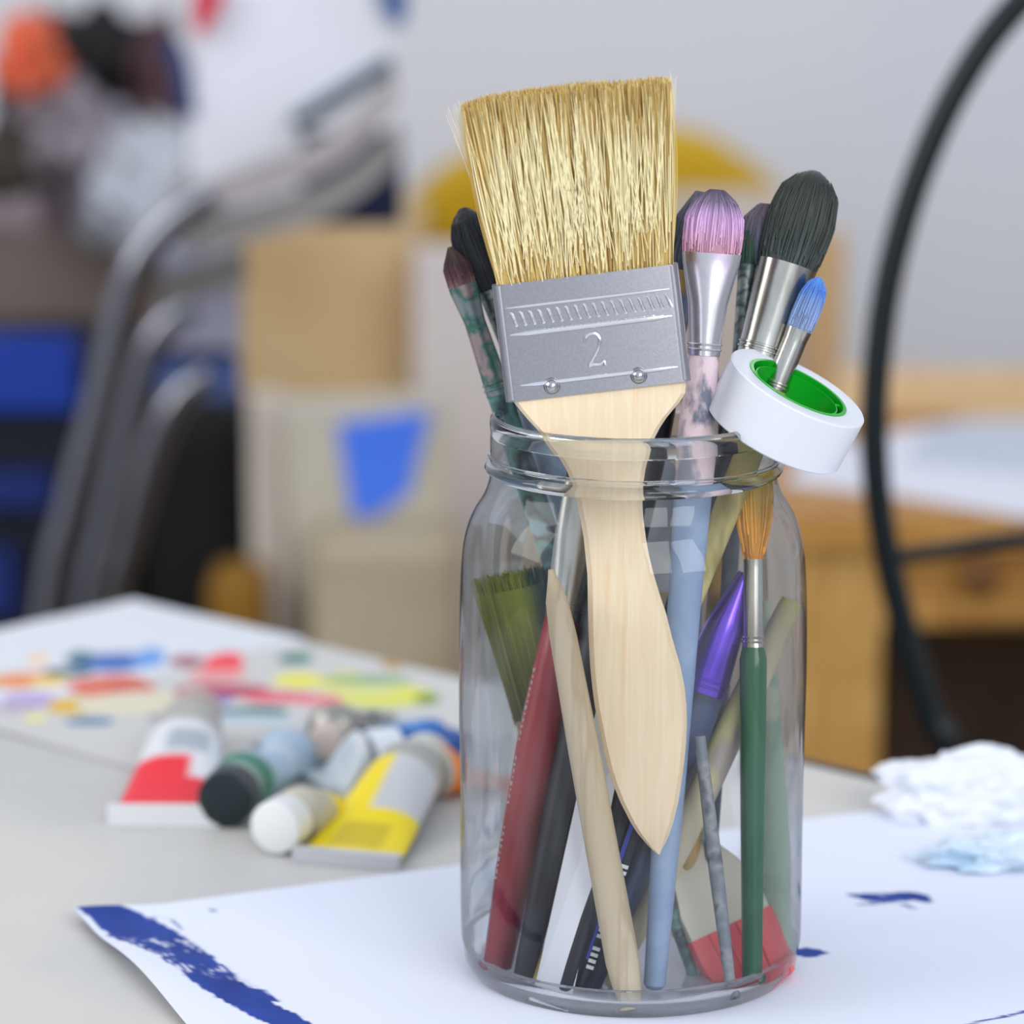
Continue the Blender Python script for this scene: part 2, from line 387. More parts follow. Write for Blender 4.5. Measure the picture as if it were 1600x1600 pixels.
def brush(name, label, b, t, Y0, Y1, prof, tf, tb_, hand_m, fer_m, cols, nh=260, group='paintbrushes standing in the glass jar', hr=.00016, dent=None, band=None, tipj=.12):
    p0, p1 = P(*b, JY+Y0), P(*t, JY+Y1)
    o = thing(name, label, 'paintbrush', tuple(p0), group)
    m = MB(); rr = [(0,1e-4,1e-4),(.003,prof[0][1]*.7,prof[0][2]*.7)]+rows_of(prof, .008, tf+.004, 24)
    if isinstance(hand_m, list):
        loft(m, p0, p1, rr[:22]); loft(m, p0, p1, rr[21:], mi=1)
    else: loft(m, p0, p1, rr)
    m.build('handle', hand_m, o)
    f = MB(); rr = rows_of([(a, x*1.05, y*1.05) for a, x, y in prof], tf, tb_, 18); loft(f, p0, p1, rr, n=36, dent=dent)
    fo = f.build('ferrule', fer_m, o)
    g = MB(); ax, sd, dp = frame(p0, p1); L = (p1-p0).length
    for u in (.06, .11):
        tt = lerp(tf, tb_, u); rx = interp(tt, [q[0] for q in prof], [q[1] for q in prof])*1.07; ry = interp(tt, [q[0] for q in prof], [q[2] for q in prof])*1.07
        g.tube([p0+ax*(L*tt)+sd*(rx*math.cos(a*2*PI/28))+dp*(ry*math.sin(a*2*PI/28)) for a in range(28)], .00035, 6, closed=True)
    g.build('crimp_ring', fer_m, fo)
    if cols:
        q = MB(); tuft(q, p0, p1, prof, tb_-.004, 1, cols, nh, hr, tiplen=tipj); bo = q.build('bristles', hair_m, o); bo['kind'] = 'stuff'
    return o, p0, p1
silver = mat('silver_ferrule', (205,205,200), .22, 1., mix=(165,160,150), scale=160, stretch=(1,1,.15), lo=.35, hi=.7)
silver_dull = mat('dull_ferrule', (150,160,160), .4, .8, mix=[(90,105,108),(180,185,180)], scale=220, lo=.35, hi=.65)
gold = mat('brass_ferrule', (214,170,84), .28, 1., mix=(160,118,50), scale=150, stretch=(1,1,.2), lo=.35, hi=.7)
pinkfer = mat('pink_smeared_ferrule', (204,202,206), .24, .9, mix=[(204,202,206),(196,176,208)], scale=190, stretch=(1,1,.4), lo=.35, hi=.65)
# label strings describe each brush by its own look
brush('paintbrush', 'paintbrush with lilac and pink paint caked on its dark bristles, handle speckled pale pink', (1022,1548), (1120,296), -.031, -.005,
  [(0,.0030,.0030),(.25,.0042,.0042),(.5,.0046,.0046),(.70,.0056,.0052),(.775,.0044,.0042),(.80,.0041,.004),(.86,.0052,.0035),(.91,.0074,.0028),(.935,.0080,.0028),(.965,.0078,.0026),(.985,.0058,.002),(1,.002,.0008)],
  .796, .922, [mat('pale_blue_grey_paint', (130,152,184), .45, mix=(146,166,196), scale=60), mat('pink_speckled_paint', (112,118,136), .5, mix=[(224,202,208),(232,208,214),(150,150,166)], scale=110, stretch=(1,1,.5), detail=5, lo=.40, hi=.64)], pinkfer,
  [(0,(210,150,168)),(.3,(208,160,196)),(.62,(196,158,208)),(.8,(120,104,134)),(1,(84,72,92))], 300)
brush('paintbrush', 'largest round brush with a black green tuft and wide shiny silver ferrule', (880,1562), (1275,268), -.0342, .0175,
  [(0,.0022,.0022),(.3,.0046,.0046),(.6,.0052,.0052),(.77,.0060,.0060),(.80,.0064,.0064),(.885,.0080,.0080),(.90,.0088,.0085),(.94,.0095,.009),(.975,.0082,.0075),(.992,.005,.005),(1,.0015,.0015)],
  .775, .886, mat('black_lacquer', (16,17,22), .4, mix=(26,28,36), scale=60), silver,
  [(0,(62,72,70)),(.3,(44,54,50)),(1,(38,46,40))], 420)
brush('paintbrush', 'brush with a grey violet tuft and brass ferrule, left of the largest black tuft', (1062,1470), (1197,318), -.0070, .0205,
  [(0,.0025,.0025),(.5,.0036,.0036),(.80,.0032,.0032),(.915,.0046,.004),(.95,.0066,.005),(.98,.0056,.004),(1,.0018,.001)],
  .76, .912, mat('ochre_paint', (176,140,70), .4, mix=(130,100,55), scale=60), gold,
  [(0,(78,96,110)),(.4,(92,92,115)),(1,(98,80,92))], 260)
brush('paintbrush', 'small brush with a short dark green tip, beside the brass ferrule', (1100,1500), (1171,360), -.0082, .0170,
  [(0,.0015,.0015),(.5,.0028,.0028),(.80,.0026,.0026),(.93,.0024,.0024),(.965,.0028,.0026),(.985,.0027,.0025),(1,.0015,.0012)],
  .80, .955, mat('grey_paint', (92,100,112), .5, mix=(60,64,72), scale=70), silver_dull, [(0,(34,70,56)),(1,(26,58,44))], 90)
brush('paintbrush', 'slim brush with a bright blue tip, poking up through the roll of tape', (830,1552), (1281,434), -.030, .003,
  [(0,.0015,.0015),(.25,.0026,.0026),(.55,.0036,.0036),(.75,.0040,.0040),(.84,.0032,.0032),(.915,.0032,.0032),(.94,.0037,.0037),(.975,.0036,.0036),(.992,.0026,.0026),(1,.0008,.0008)],
  .845, .928, mat('olive_yellow_paint', (178,160,96), .45, mix=[(196,182,120),(140,128,70)], scale=60, stretch=(1,1,.3)), silver,
  [(0,(150,170,205)),(.6,(118,150,205)),(.75,(62,120,210)),(1,(90,150,225))], 160, hr=.00012)
brush('paintbrush', 'dark handled brush half hidden behind the pink one, with a blue grey tuft', (815,1540), (1097,300), -.0293, .0135,
  [(0,.0028,.0028),(.3,.0056,.0056),(.55,.0066,.0066),(.72,.0066,.0066),(.80,.0042,.0042),(.86,.0042,.004),(.92,.0056,.0045),(.965,.0054,.0040),(1,.0018,.001)],
  .79, .90, mat('dark_violet_lacquer', (18,18,28), .4, mix=[(26,28,36),(14,14,22)], scale=60), mat('blue_gold_smeared_ferrule', (120,134,156), .4, .5, mix=[(196,160,92),(90,105,130)], scale=70, lo=.4, hi=.6),
  [(0,(104,112,124)),(.5,(70,76,88)),(1,(92,84,104))], 240)
brush('paintbrush', 'thin brush at far left with a brown red tip and green stained handle', (1085,1530), (703,386), -.0120, .0198,
  [(0,.0015,.0015),(.4,.0032,.0032),(.6,.0038,.0038),(.80,.0034,.0034),(.90,.0028,.0028),(.945,.0040,.0034),(.975,.0038,.0032),(1,.0007,.0006)],
  .80, .948, mat('green_stained_paint', (58,74,84), .4, mix=[(92,140,132),(38,46,52),(120,150,160)], scale=80, lo=.36, hi=.64), mat('green_smeared_ferrule', (140,150,150), .35, .6, mix=[(70,120,110),(170,150,150)], scale=120, lo=.4, hi=.6),
  [(0,(150,120,120)),(.3,(96,58,64)),(.7,(66,44,44)),(1,(88,60,55))], 150)
brush('paintbrush', 'round brush with a jet black tuft, left of the wide flat brush', (1160,1485), (722,325), .0010, .0253,
  [(0,.0018,.0018),(.4,.0050,.0050),(.60,.0066,.0066),(.72,.0060,.0060),(.80,.0036,.0036),(.885,.0040,.0040),(.925,.0058,.0054),(.965,.0062,.0056),(.988,.0042,.004),(1,.001,.001)],
  .775, .893, mat('blue_grey_paint', (140,164,196), .4, mix=[(120,144,176),(166,186,210)], scale=50, lo=.4, hi=.6), silver_dull,
  [(0,(40,44,54)),(1,(24,26,32))], 260)
brush('paintbrush', 'green handled brush with a silver ferrule and golden orange bristles', (1175,1535), (1178,742), -.0277, -.0032,
  [(0,.0028,.0028),(.4,.0035,.0035),(.64,.0038,.0038),(.668,.0028,.0028),(.70,.0028,.0028),(.83,.0026,.0024),(.90,.0046,.003),(.96,.0054,.003),(1,.0048,.002)],
  .662, .835, mat('green_lacquer', (8,98,58), .25, coat=.3, mix=(6,84,48), scale=30), silver,
  [(0,(214,140,50)),(.5,(232,168,50)),(1,(226,196,60))], 170, tipj=.04)
o, rp0, rp1 = brush('paintbrush', 'thick red handled brush with a crimped silver ferrule, leftmost handle inside the jar', (776,1515), (925,728), -.0189, 0,
  [(0,.0040,.0040),(.2,.0056,.0056),(.45,.0064,.0064),(.62,.0056,.0056),(.70,.0050,.0048),(.74,.0052,.0045),(.86,.0064,.0035),(1,.0066,.003)],
  .70, .965, mat('red_lacquer', (150,14,34), .3, coat=.2, mix=(116,10,28), scale=25), silver, [(0,(90,80,70)),(1,(60,55,50))], 60)
# small worn lettering printed down the red handle
ax, sd, dp = frame(rp0, rp1); L = (rp1-rp0).length; mk = MB(); white_print = mat('white_print', (200,195,195), .5)
for k in range(34):
    t = .18+k*.0125
    if k in (9,10,11,20,21): continue
    r = interp(t, [0,.2,.45,.62], [.004,.0056,.0064,.0056])*1.01; a = PI*(1.13 if False else -.86)
    c = rp0+ax*(L*t)+sd*(r*math.cos(a))+dp*(-abs(r*math.sin(a)) if dp.y > 0 else abs(r*math.sin(a)))
    mk.box(c, .0004 if k % 3 else .0009, .0003, .0011 if k % 2 else .0006)
mk.build('printed_lettering', white_print, [x for x in o.children if x.name.startswith('handle')][0])

# purple-ferruled brush with its tuft pulled to a point
brush('paintbrush', 'dark blue handled brush with a shiny purple ferrule', (922,1545), (1168,885), -.023, -.004,
  [(0,.0028,.0028),(.35,.0056,.0056),(.6,.0070,.0062),(.70,.0067,.0060),(.73,.0066,.0060),(.86,.0052,.0052),(.97,.0022,.0034),(1,.0012,.002)],
  .705, .985, mat('navy_lacquer', (34,48,78), .4, mix=[(26,36,60),(50,66,98)], scale=35), mat('purple_metal', (96,62,190), .2, .85, mix=(120,84,215), scale=50), None)
def stick(name, label, cat, b, t, Y0, Y1, prof, m, group=None):
    p0, p1 = P(*b, JY+Y0), P(*t, JY+Y1); mb = MB()
    loft(mb, p0, p1, [(0,1e-4,1e-4),(.004,prof[0][1]*.75,prof[0][1]*.75)]+[(a, r, r) for a, r in prof][1:]+[(1.0005,1e-4,1e-4)], n=20)
    o = mb.build(name, m, loc=tuple(p0)); return tag(o, label, cat, group), p0, p1
raww = mat('bare_wood', (222,204,172), .6, mix=[(208,188,156),(228,212,184)], scale=140, stretch=(1,1,.06), detail=6)
stick('wooden_dowel', 'bare pale wooden stick with a bluntly sharpened top, at the front of the jar', 'stick', (985,1570), (861,890), -.0405, -.034,
  [(0,.0046),(.1,.0047),(.6,.0043),(.85,.0037),(.93,.0030),(.985,.0012),(1,.0008)], raww)
stick('brush_handle', 'cream coloured handle leaning right inside the jar, behind the blue and green handles', 'stick', (950,1550), (1238,938), -.0190, -.0024,
  [(0,.0028),(.4,.0044),(.8,.0042),(.97,.0034),(1,.003)], mat('cream_stained_wood', (196,186,158), .5, mix=[(206,200,140),(176,166,158)], scale=60, stretch=(1,1,.3)))
stick('brush_handle', 'thin dull grey stick in front of the cream and red plastic bottle', 'stick', (1143,1556), (1093,1150), -.0345, -.024,
  [(0,.0020),(.5,.0021),(1,.0016)], mat('dull_grey_paint', (118,126,136), .5, mix=[(150,152,156),(90,98,108)], scale=90))
stick('brush_handle', 'pale mint green handle against the right side of the jar', 'stick', (1218,1495), (1188,940), -.0088, .0197,
  [(0,.0045),(.3,.0048),(.7,.0040),(1,.0030)], mat('mint_paint', (176,200,178), .5, mix=[(160,186,166),(196,206,186)], scale=50))
# black pencil with a blue stripe and white printing
pc, a0, a1 = stick('pencil', 'black pencil with a blue stripe and white lettering, between the white strip and blue handle', 'pencil', (905,1545), (1015,1225), -.030, -.022,
  [(0,.0028),(.5,.0032),(1,.0030)], mat('black_pencil', (12,16,24), .4))
ax, sd, dp = frame(a0, a1); L = (a1-a0).length; front = -dp if dp.y > 0 else dp
nb = MB(); nb.box(a0+ax*(L*.55)-sd*.0012+front*.0030, .0012, .0004, L*.8, Matrix((sd, dp, ax)).transposed()); nb.build('blue_stripe', mat('blue_print', (40,62,170), .4), pc)
wb = MB()
for t in (.12,.15,.18,.21,.27,.30,.33,.36,.52,.55,.58,.61,.80,.83,.86,.89):
    wb.box(a0+ax*(L*t)+sd*.0006+front*.0033, .0021, .0003, .0010 if t != .33 else .0021, Matrix((sd, dp, ax)).transposed())
wb.build('printed_lettering', mat('white_print_b', (225,228,232), .5), pc)

# flat white plastic strip
q = [P(833,1556,JY-.033), P(893,1566,JY-.036), P(985,1110,JY-.021), P(932,1110,JY-.021)]
s = MB().prism(q, (0,.0012,0)).build('plastic_strip', mat('white_plastic', (244,246,252), .5), loc=tuple(q[0]), smooth=False)
tag(s, 'flat white plastic strip standing behind the bare wooden stick', 'strip')
# cream bottle with red ribbed cap
bp0, bp1 = P(1186,1546,JY-.014), P(1078,1318,JY+.000)
bt = thing('squeeze_bottle', 'cream plastic bottle with a coral red ribbed cap, at the foot of the jar', 'bottle', tuple(bp0))
m = MB(); loft(m, bp0, bp1, [(.43,.0124,.0052),(.44,.0130,.0056),(.6,.0130,.0056),(.8,.0105,.0052),(.93,.0072,.004),(1,.0020,.0016)], n=32, box=True); m.build('bottle_body', mat('cream_plastic', (214,208,190), .4), bt)
m = MB(); loft(m, bp0, bp1, [(0,.0100,.0042),(.02,.0118,.0054),(.30,.0134,.0060),(.44,.0134,.0060)], n=32, box=True); cpo = m.build('cap', mat('coral_plastic', (232,78,84), .35), bt)
m = MB(); ax, sd, dp = frame(bp0, bp1); L = (bp1-bp0).length; fr_ = -dp if dp.y > 0 else dp
for x in (-.006,-.002,.002,.006): m.tube([bp0+ax*(L*.04)+sd*x*.9+fr_*.0052, bp0+ax*(L*.43)+sd*x*1.05+fr_*.0060], .0006, 8)
m.build('ribs', MATS['coral_plastic'], cpo)

# olive flat brush leaning against the left glass
fb0, fb1 = P(935,1440,JY+.0238), P(806,905,JY+.005)
fb = thing('flat_brush', 'flat bristle brush stained olive green and dark teal, against the left glass', 'paintbrush', tuple(fb0), 'paintbrushes standing in the glass jar')
m = MB(); loft(m, fb0, fb1, [(0,.001,.001),(.02,.003,.0028),(.35,.004,.0035),(.5,.0045,.0035)]); m.build('handle', raww, fb)
m = MB(); loft(m, fb0, fb1, [(.48,.0050,.0040),(.52,.0095,.0038),(.61,.0105,.0036),(.625,.0105,.0036)], box=True, n=32); m.build('ferrule', silver, fb)
m = MB(); ax, sd, dp = frame(fb0, fb1); L = (fb1-fb0).length
def flat_hairs(m, p0, ax, sd, dp, base_t, len_, wb, wt, thick_, n, cf, hr, seed=1, spread=.05):
    for h in range(n):
        s_ = random.uniform(-1, 1); d_ = random.uniform(-1, 1); ln = len_*(1+random.gauss(0, .012)); v = random.uniform(.6, 1.3)
        tw = random.gauss(0, spread)*wt; pts = []; cl = []
        for q in range(6):
            u = q/5; x = lerp(wb, wt, u)*s_+tw*u*u; pts.append(p0+ax*(base_t+ln*u)+sd*x+dp*(d_*thick_*(1-.15*u))); cl += [cf(s_, u, v)]*3
        m.tube(pts, [hr, hr, hr, hr, hr*.85, hr*.4], 3, col=cl, cap=False)
def cf(s_, u, v):
    a, b = lin((150,162,60)), lin((30,70,74)); k = smooth01((s_*1-.05+u*.2-.1)/.5)*smooth01((u-.15)/.5); return tuple(lerp(a[i], b[i], k)*v*lerp(.62, 1, u) for i in range(3))
Lb = L*.40
vs = []; cl = []; G = 14; rgs = []
for j in range(9):
    u = j/8; x = lerp(.0098, .0115, u)*.97; y = .0030
    r_ = []
    for k in range(28):
        a = 2*PI*k/28; r_.append(fb0+ax*(L*.615+Lb*.92*u)+sd*(x*max(-1, min(1, 1.3*math.cos(a))))+dp*(y*math.sin(a))); cl.append(cf(math.cos(a), u, .8+.3*noise.noise(Vector((k*2.,0,0)))))
    rgs.append(r_)
m.rings(rgs, col=cl); flat_hairs(m, fb0, ax, sd, dp, L*.615, Lb, .0098, .0118, .0033, 900, cf, .00017)
bo = m.build('bristles', hair_m, fb); bo['kind'] = 'stuff'

# bright plate added behind the pink handle, standing in for the window reflection
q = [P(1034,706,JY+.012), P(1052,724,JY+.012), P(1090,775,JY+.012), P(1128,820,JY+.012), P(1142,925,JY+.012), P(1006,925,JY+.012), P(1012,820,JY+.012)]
sc_ = thing('window_reflection_plate', 'thin bright plate added for the window reflection, standing in the jar neck, right of the wide brush', 'reflection plate', tuple(P(1075,1250,JY+.014)))
MB().prism(q, (0,.0010,0)).build('reflection_face', mat('reflection_bright', (244,246,252), .4, .15, mix=(190,200,215), scale=40), sc_, False)
m = MB(); loft(m, P(1085,1400,JY+.014), P(1076,915,JY+.0145), [(0,.002,.002),(.05,.0035,.003),(.6,.0042,.003),(1,.0034,.0025)]); m.build('handle', mat('added_slate_handle', (88,108,130), .5), sc_)  # handle added along with the reflection plate

# ============================================================ WIDE FLAT BRUSH
def BY(y): return interp(y, [470,1330], [JY-.0215, JY-.036])
wbz = P(1030,1333,BY(1333))
wb_ = thing('flat_brush', 'wide flat chip brush with blonde bristles, stamped metal band and unpainted wooden handle', 'paintbrush', tuple(wbz), 'paintbrushes standing in the glass jar')
rows = [(1333,1027,1031),(1326,1018,1034),(1315,1008,1040),(1300,996,1046),(1280,984,1052),(1250,969,1059),(1220,957,1064),(1190,948,1068),(1160,941,1071),(1130,935,1072.5),(1100,929,1072),(1070,925,1069),(1040,922,1063),(1000,920,1051),(960,919,1041),(930,918.5,1031),(900,918,1022),(870,915,1014.5),(840,912,1009),(810,907,1005),(790,903,1003.5),(770,899,1003),(750,893,1005),(730,884,1008),(710,872,1013),(695,861,1018),(680,849,1023),(665,836,1031),(650,822,1041),(638,812,1051),(625,802,1062),(612,798,1070),(600,796,1071),(585,794,1071)]
wr = []
for y, l, r in rows:
    Yc = BY(y); th = interp(y, [585,640,760,1000,1200,1290,1333], [.0036,.0040,.0042,.0044,.0042,.0036,.001])
    w_ = P(r,y,Yc).x-P(l,y,Yc).x; cx = (P(r,y,Yc).x+P(l,y,Yc).x)/2; z = P((l+r)/2,y,Yc).z
    hw = w_/2; ch = min(.0016, hw*.45)
    wr.append([Vector((cx+x, Yc+d, z)) for x, d in ((-hw,-th+ch),(-hw+ch*.8,-th),(-hw*.3,-th-.0002),(hw*.3,-th-.0002),(hw-ch*.8,-th),(hw,-th+ch),(hw,th-ch),(hw-ch,th),(-hw+ch,th),(-hw,th-ch))])
m = MB().rings(wr)
wood = mat('planed_pale_wood', (240,218,184), .6, mix=[(238,214,178),(243,222,190),(240,217,182)], scale=28, stretch=(14,6,.55), detail=5, lo=.36, hi=.64)
# a few darker grain lines
nt = wood.node_tree; b_ = nt.nodes['Principled BSDF']; lk = b_.inputs['Base Color'].links[0].from_socket
tc = nt.nodes.new('ShaderNodeTexCoord'); mp2 = nt.nodes.new('ShaderNodeMapping'); mp2.inputs['Scale'].default_value = (1,.4,.045); mp2.inputs['Rotation'].default_value = (0, math.radians(-3), 0)
n2 = nt.nodes.new('ShaderNodeTexNoise'); n2.inputs['Scale'].default_value = 260; n2.inputs['Detail'].default_value = 3
nt.links.new(tc.outputs['Object'], mp2.inputs[0]); nt.links.new(mp2.outputs[0], n2.inputs['Vector'])
r2 = nt.nodes.new('ShaderNodeMapRange'); r2.inputs[1].default_value = .60; r2.inputs[2].default_value = .78; r2.inputs[3].default_value = 0; r2.inputs[4].default_value = .5; nt.links.new(n2.outputs['Fac'], r2.inputs[0])
mx = nt.nodes.new('ShaderNodeMix'); mx.data_type = 'RGBA'; nt.links.new(r2.outputs[0], mx.inputs[0]); nt.links.new(lk, mx.inputs[6]); mx.inputs[7].default_value = (*lin((222,170,110)), 1); nt.links.new(mx.outputs[2], b_.inputs['Base Color'])
m.build('handle', wood, wb_, ang=20)
# ferrule in its own frame
f0, f1 = P(934.5,607,BY(600)), P(913.5,429,BY(430))
ax = (f1-f0).normalized(); nrm = Vector((0,-1,0)); nrm = (nrm-ax*nrm.dot(ax)).normalized(); sd = nrm.cross(ax)*-1
if sd.x < 0: sd = -sd
L = (f1-f0).length; dp = -nrm; HW = .0250; TH = .0048
def fp(x, y, d=0): return f0+sd*x+ax*y+nrm*(TH+d)
fer = mat('stamped_tin', (178,176,182), .3, 1., mix=(172,170,176), scale=1500, detail=1, bump=.03, bscale=4000)
fer_hi = mat('polished_tin', (230,230,234), .18, 1.)
m = MB(); rg = []
for y in [-.0005, L*.5, L+.0002]:
    r_ = []
    for sx, sy in ((1,1),(-1,1),(-1,-1),(1,-1)):
        for k in range(5):
            a = PI/2*k/4+{(1,1):0,(-1,1):PI/2,(-1,-1):PI,(1,-1):1.5*PI}[(sx,sy)]
            r_.append(f0+ax*y+sd*(sx*(HW-.0028)+.0028*math.cos(a))+dp*(sy*(TH-.0028)+.0028*math.sin(a)))
    rg.append(r_)
m.rings(rg); fo = m.build('ferrule', fer, wb_, ang=50)
m = MB()
for fy, x0, x1, r in ((.565,-.0218,.0218,.0008),(.12,-.0205,.0218,.0007),(.80,-.0220,.0220,.0005)):
    m.tube([fp(lerp(x0,x1,k/10), L*fy, -.0001) for k in range(11)], [r*.3]+[r]*9+[r*.3], 10)
for x in (-HW+.0018, HW-.0018): m.tube([fp(x, L*k/8, -.0005) for k in range(9)], .0006, 8)
m.build('pressed_ridges', fer_hi, fo)
m = MB()
for k in range(18):
    x = -.0205+k*.00245
    m.tube([fp(x-.0004, L*.755, -.0002), fp(x, L*.74, .0001), fp(x+.0007, L*.66, .0001), fp(x+.0011, L*.645, -.0002), fp(x+.0006,L*.635,-.0003)], .00042, 6)
m.build('stamped_hatching', fer_hi, fo)
m = MB(); pts = [(-.0020,.0020),(-.0016,.0033),(-.0004,.0040),(.0010,.0038),(.0018,.0026),(.0016,.0012),(.0006,-.0006),(-.0006,-.0022),(-.0016,-.0036),(-.0004,-.0034),(.0012,-.0035),(.0022,-.0030),(.0024,-.0038)]
m.tube(spline([fp(x*1.05, L*.35+y*1.12, 0) for x, y in pts], 5), .00046, 8); m.build('stamped_number_two', fer_hi, fo)
for x in (-.0122, .0112):
    m = MB(); c = fp(x, L*.085, -.0006); n_ = 20
    m.lathe(c, [(.0023,-.0004),(.0023,.0006),(.0019,.0012),(.0018,.0012),(.0017,.0018),(.0012,.0024),(.0006,.0027),(0,.0028)], axis=nrm, n=24); m.build('rivet', mat('rivet_steel', (190,190,192), .15, 1.), fo)
# bristles: fan with thousands of hairs
b0 = f1+(f0-f1)*.02; Wb = .0240
tops = [(720,166),(760,152),(800,146),(860,138),(920,131),(960,131),(1000,127),(1040,124),(1046,124)]
base_l, base_r = P(777,445,BY(445)), P(1051,413,BY(413))
pal = [(222,192,116),(208,174,96),(232,208,142),(190,152,78),(214,184,108),(164,120,62),(238,220,168),(122,86,50)]
def bcol(): 
    c = lin(random.choices(pal, [6,6,4,4,6,2.6,2.4,1.4])[0]); v = random.uniform(.85,1.1); return tuple(x*v for x in c)
m = MB()
def top_pt(s):
    px = lerp(722, 1046, s); py = interp(px, [t[0] for t in tops], [t[1] for t in tops]); return P(px, py, BY(400)+.001)
# clumped hairs
for h in range(6400):
    s = random.uniform(0, 1); cl = noise.noise(Vector((s*38, 2, 0)))*.5
    layer = random.random(); d = lerp(.0045, -.0045, layer); 
    A = base_l.lerp(base_r, s); B = top_pt(min(1.004, max(-.004, s+cl*.012+random.gauss(0, .012)))); B.y += d*-.0
    B = A+(B-A)*(1+random.gauss(0, .010)+.008*noise.noise(Vector((s*30, 5, 0)))-.02*abs(d/.0045)**3)
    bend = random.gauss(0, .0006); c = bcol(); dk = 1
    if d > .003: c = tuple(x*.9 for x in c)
    pts = []
    for q in range(6):
        u = q/5; p = A.lerp(B, u)+sd*(bend*math.sin(PI*u)); p.y = A.y+d*(1+.12*u)*(-1 if True else 1)+random.gauss(0,.00008); p.y = lerp(A.y, B.y, u)-(-d)*(.95+.2*u)
        pts.append(p)
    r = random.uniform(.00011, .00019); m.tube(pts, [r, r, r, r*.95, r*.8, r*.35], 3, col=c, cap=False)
# stray hairs crossing the front
for h in range(230):
    s = random.uniform(.02, .98); A = base_l.lerp(base_r, s); e = random.gauss(0, .07); B = top_pt(max(0, min(1, s+e))); k0 = random.uniform(0,.3); k1 = random.uniform(.6, 1.0); c = lin((244,230,178)); pts = []
    for q in range(6):
        u = lerp(k0, k1, q/5); p = A.lerp(B, u)+sd*(e*.006*math.sin(PI*u)); p.y = A.y-.0050-.0008*u; pts.append(p)
    m.tube(pts, [.00011]*5+[.00005], 3, col=c, cap=False)
for h in range(60):
    side = random.choice((0, 1)); A = base_l.lerp(base_r, side*1.0); A2 = A.lerp(top_pt(side), random.uniform(.3,.75)); B = top_pt(side)+Vector((( -1 if side == 0 else .35)*abs(random.gauss(0,.0018)), 0, random.gauss(-.001,.002))); pts = [A2.lerp(B, q/4) for q in range(5)]
    for q, p in enumerate(pts): p.y += random.uniform(-.003,.003)*0
    m.tube(pts, [.00010]*4+[.00004], 3, col=lin((242,232,196)), cap=False)
# dense heart of the tuft
rg = []; cl = []
for j in range(12):
    u = j/11*.965; r_ = []
    for k in range(60):
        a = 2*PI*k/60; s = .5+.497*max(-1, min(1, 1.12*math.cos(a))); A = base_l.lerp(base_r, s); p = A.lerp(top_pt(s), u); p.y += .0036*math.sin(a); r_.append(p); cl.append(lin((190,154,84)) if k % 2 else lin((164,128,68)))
    rg.append(r_)
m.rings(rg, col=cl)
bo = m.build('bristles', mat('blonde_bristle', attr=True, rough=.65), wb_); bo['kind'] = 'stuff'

# ============================================================ ROLL OF TAPE
fwd = Vector((0,cp,-sp)); upv = Vector((0,sp,cp))
tn = (-.35*fwd+.937*(math.sin(math.radians(27))*Vector((1,0,0))+math.cos(math.radians(27))*upv)).normalized()
tcx = P(1247,606,JY-.014)
tr_ = thing('tape_roll', 'roll of white tape with a bright green core, hung on the jar rim', 'tape roll', tuple(tcx))
MB().lathe(tcx, [(.0146,0),(.0150,.0002),(.0198,.0002),(.0202,-.0002),(.0202,-.0148),(.0198,-.0152),(.0146,-.0152),(.0146,0)], axis=tn, n=96).build('tape', mat('white_tape', (224,226,234), .45, sss=.0), tr_)
MB().lathe(tcx, [(.0136,.0003),(.0146,.0003),(.0147,-.0002),(.0147,-.0152),(.0140,-.0152),(.0136,-.0148),(.0136,.0003)], axis=tn, n=96).build('core', mat('green_plastic', (8,168,34), .3), tr_)
m = MB().lathe(tcx, [(.0120,-.0008),(.0124,-.0008),(.0124,-.0140),(.0120,-.0140),(.0120,-.0008)], axis=tn, n=64)
t1 = tn.cross(Vector((0,1,0))).normalized(); t2 = tn.cross(t1)
for k in range(4):
    a = k*PI/2+.3; d = t1*math.cos(a)+t2*math.sin(a); m.tube([tcx+d*.0121-tn*.001, tcx+d*.0138-tn*.001], .0005, 6)
m.build('core_ring', MATS['green_plastic'], tr_)

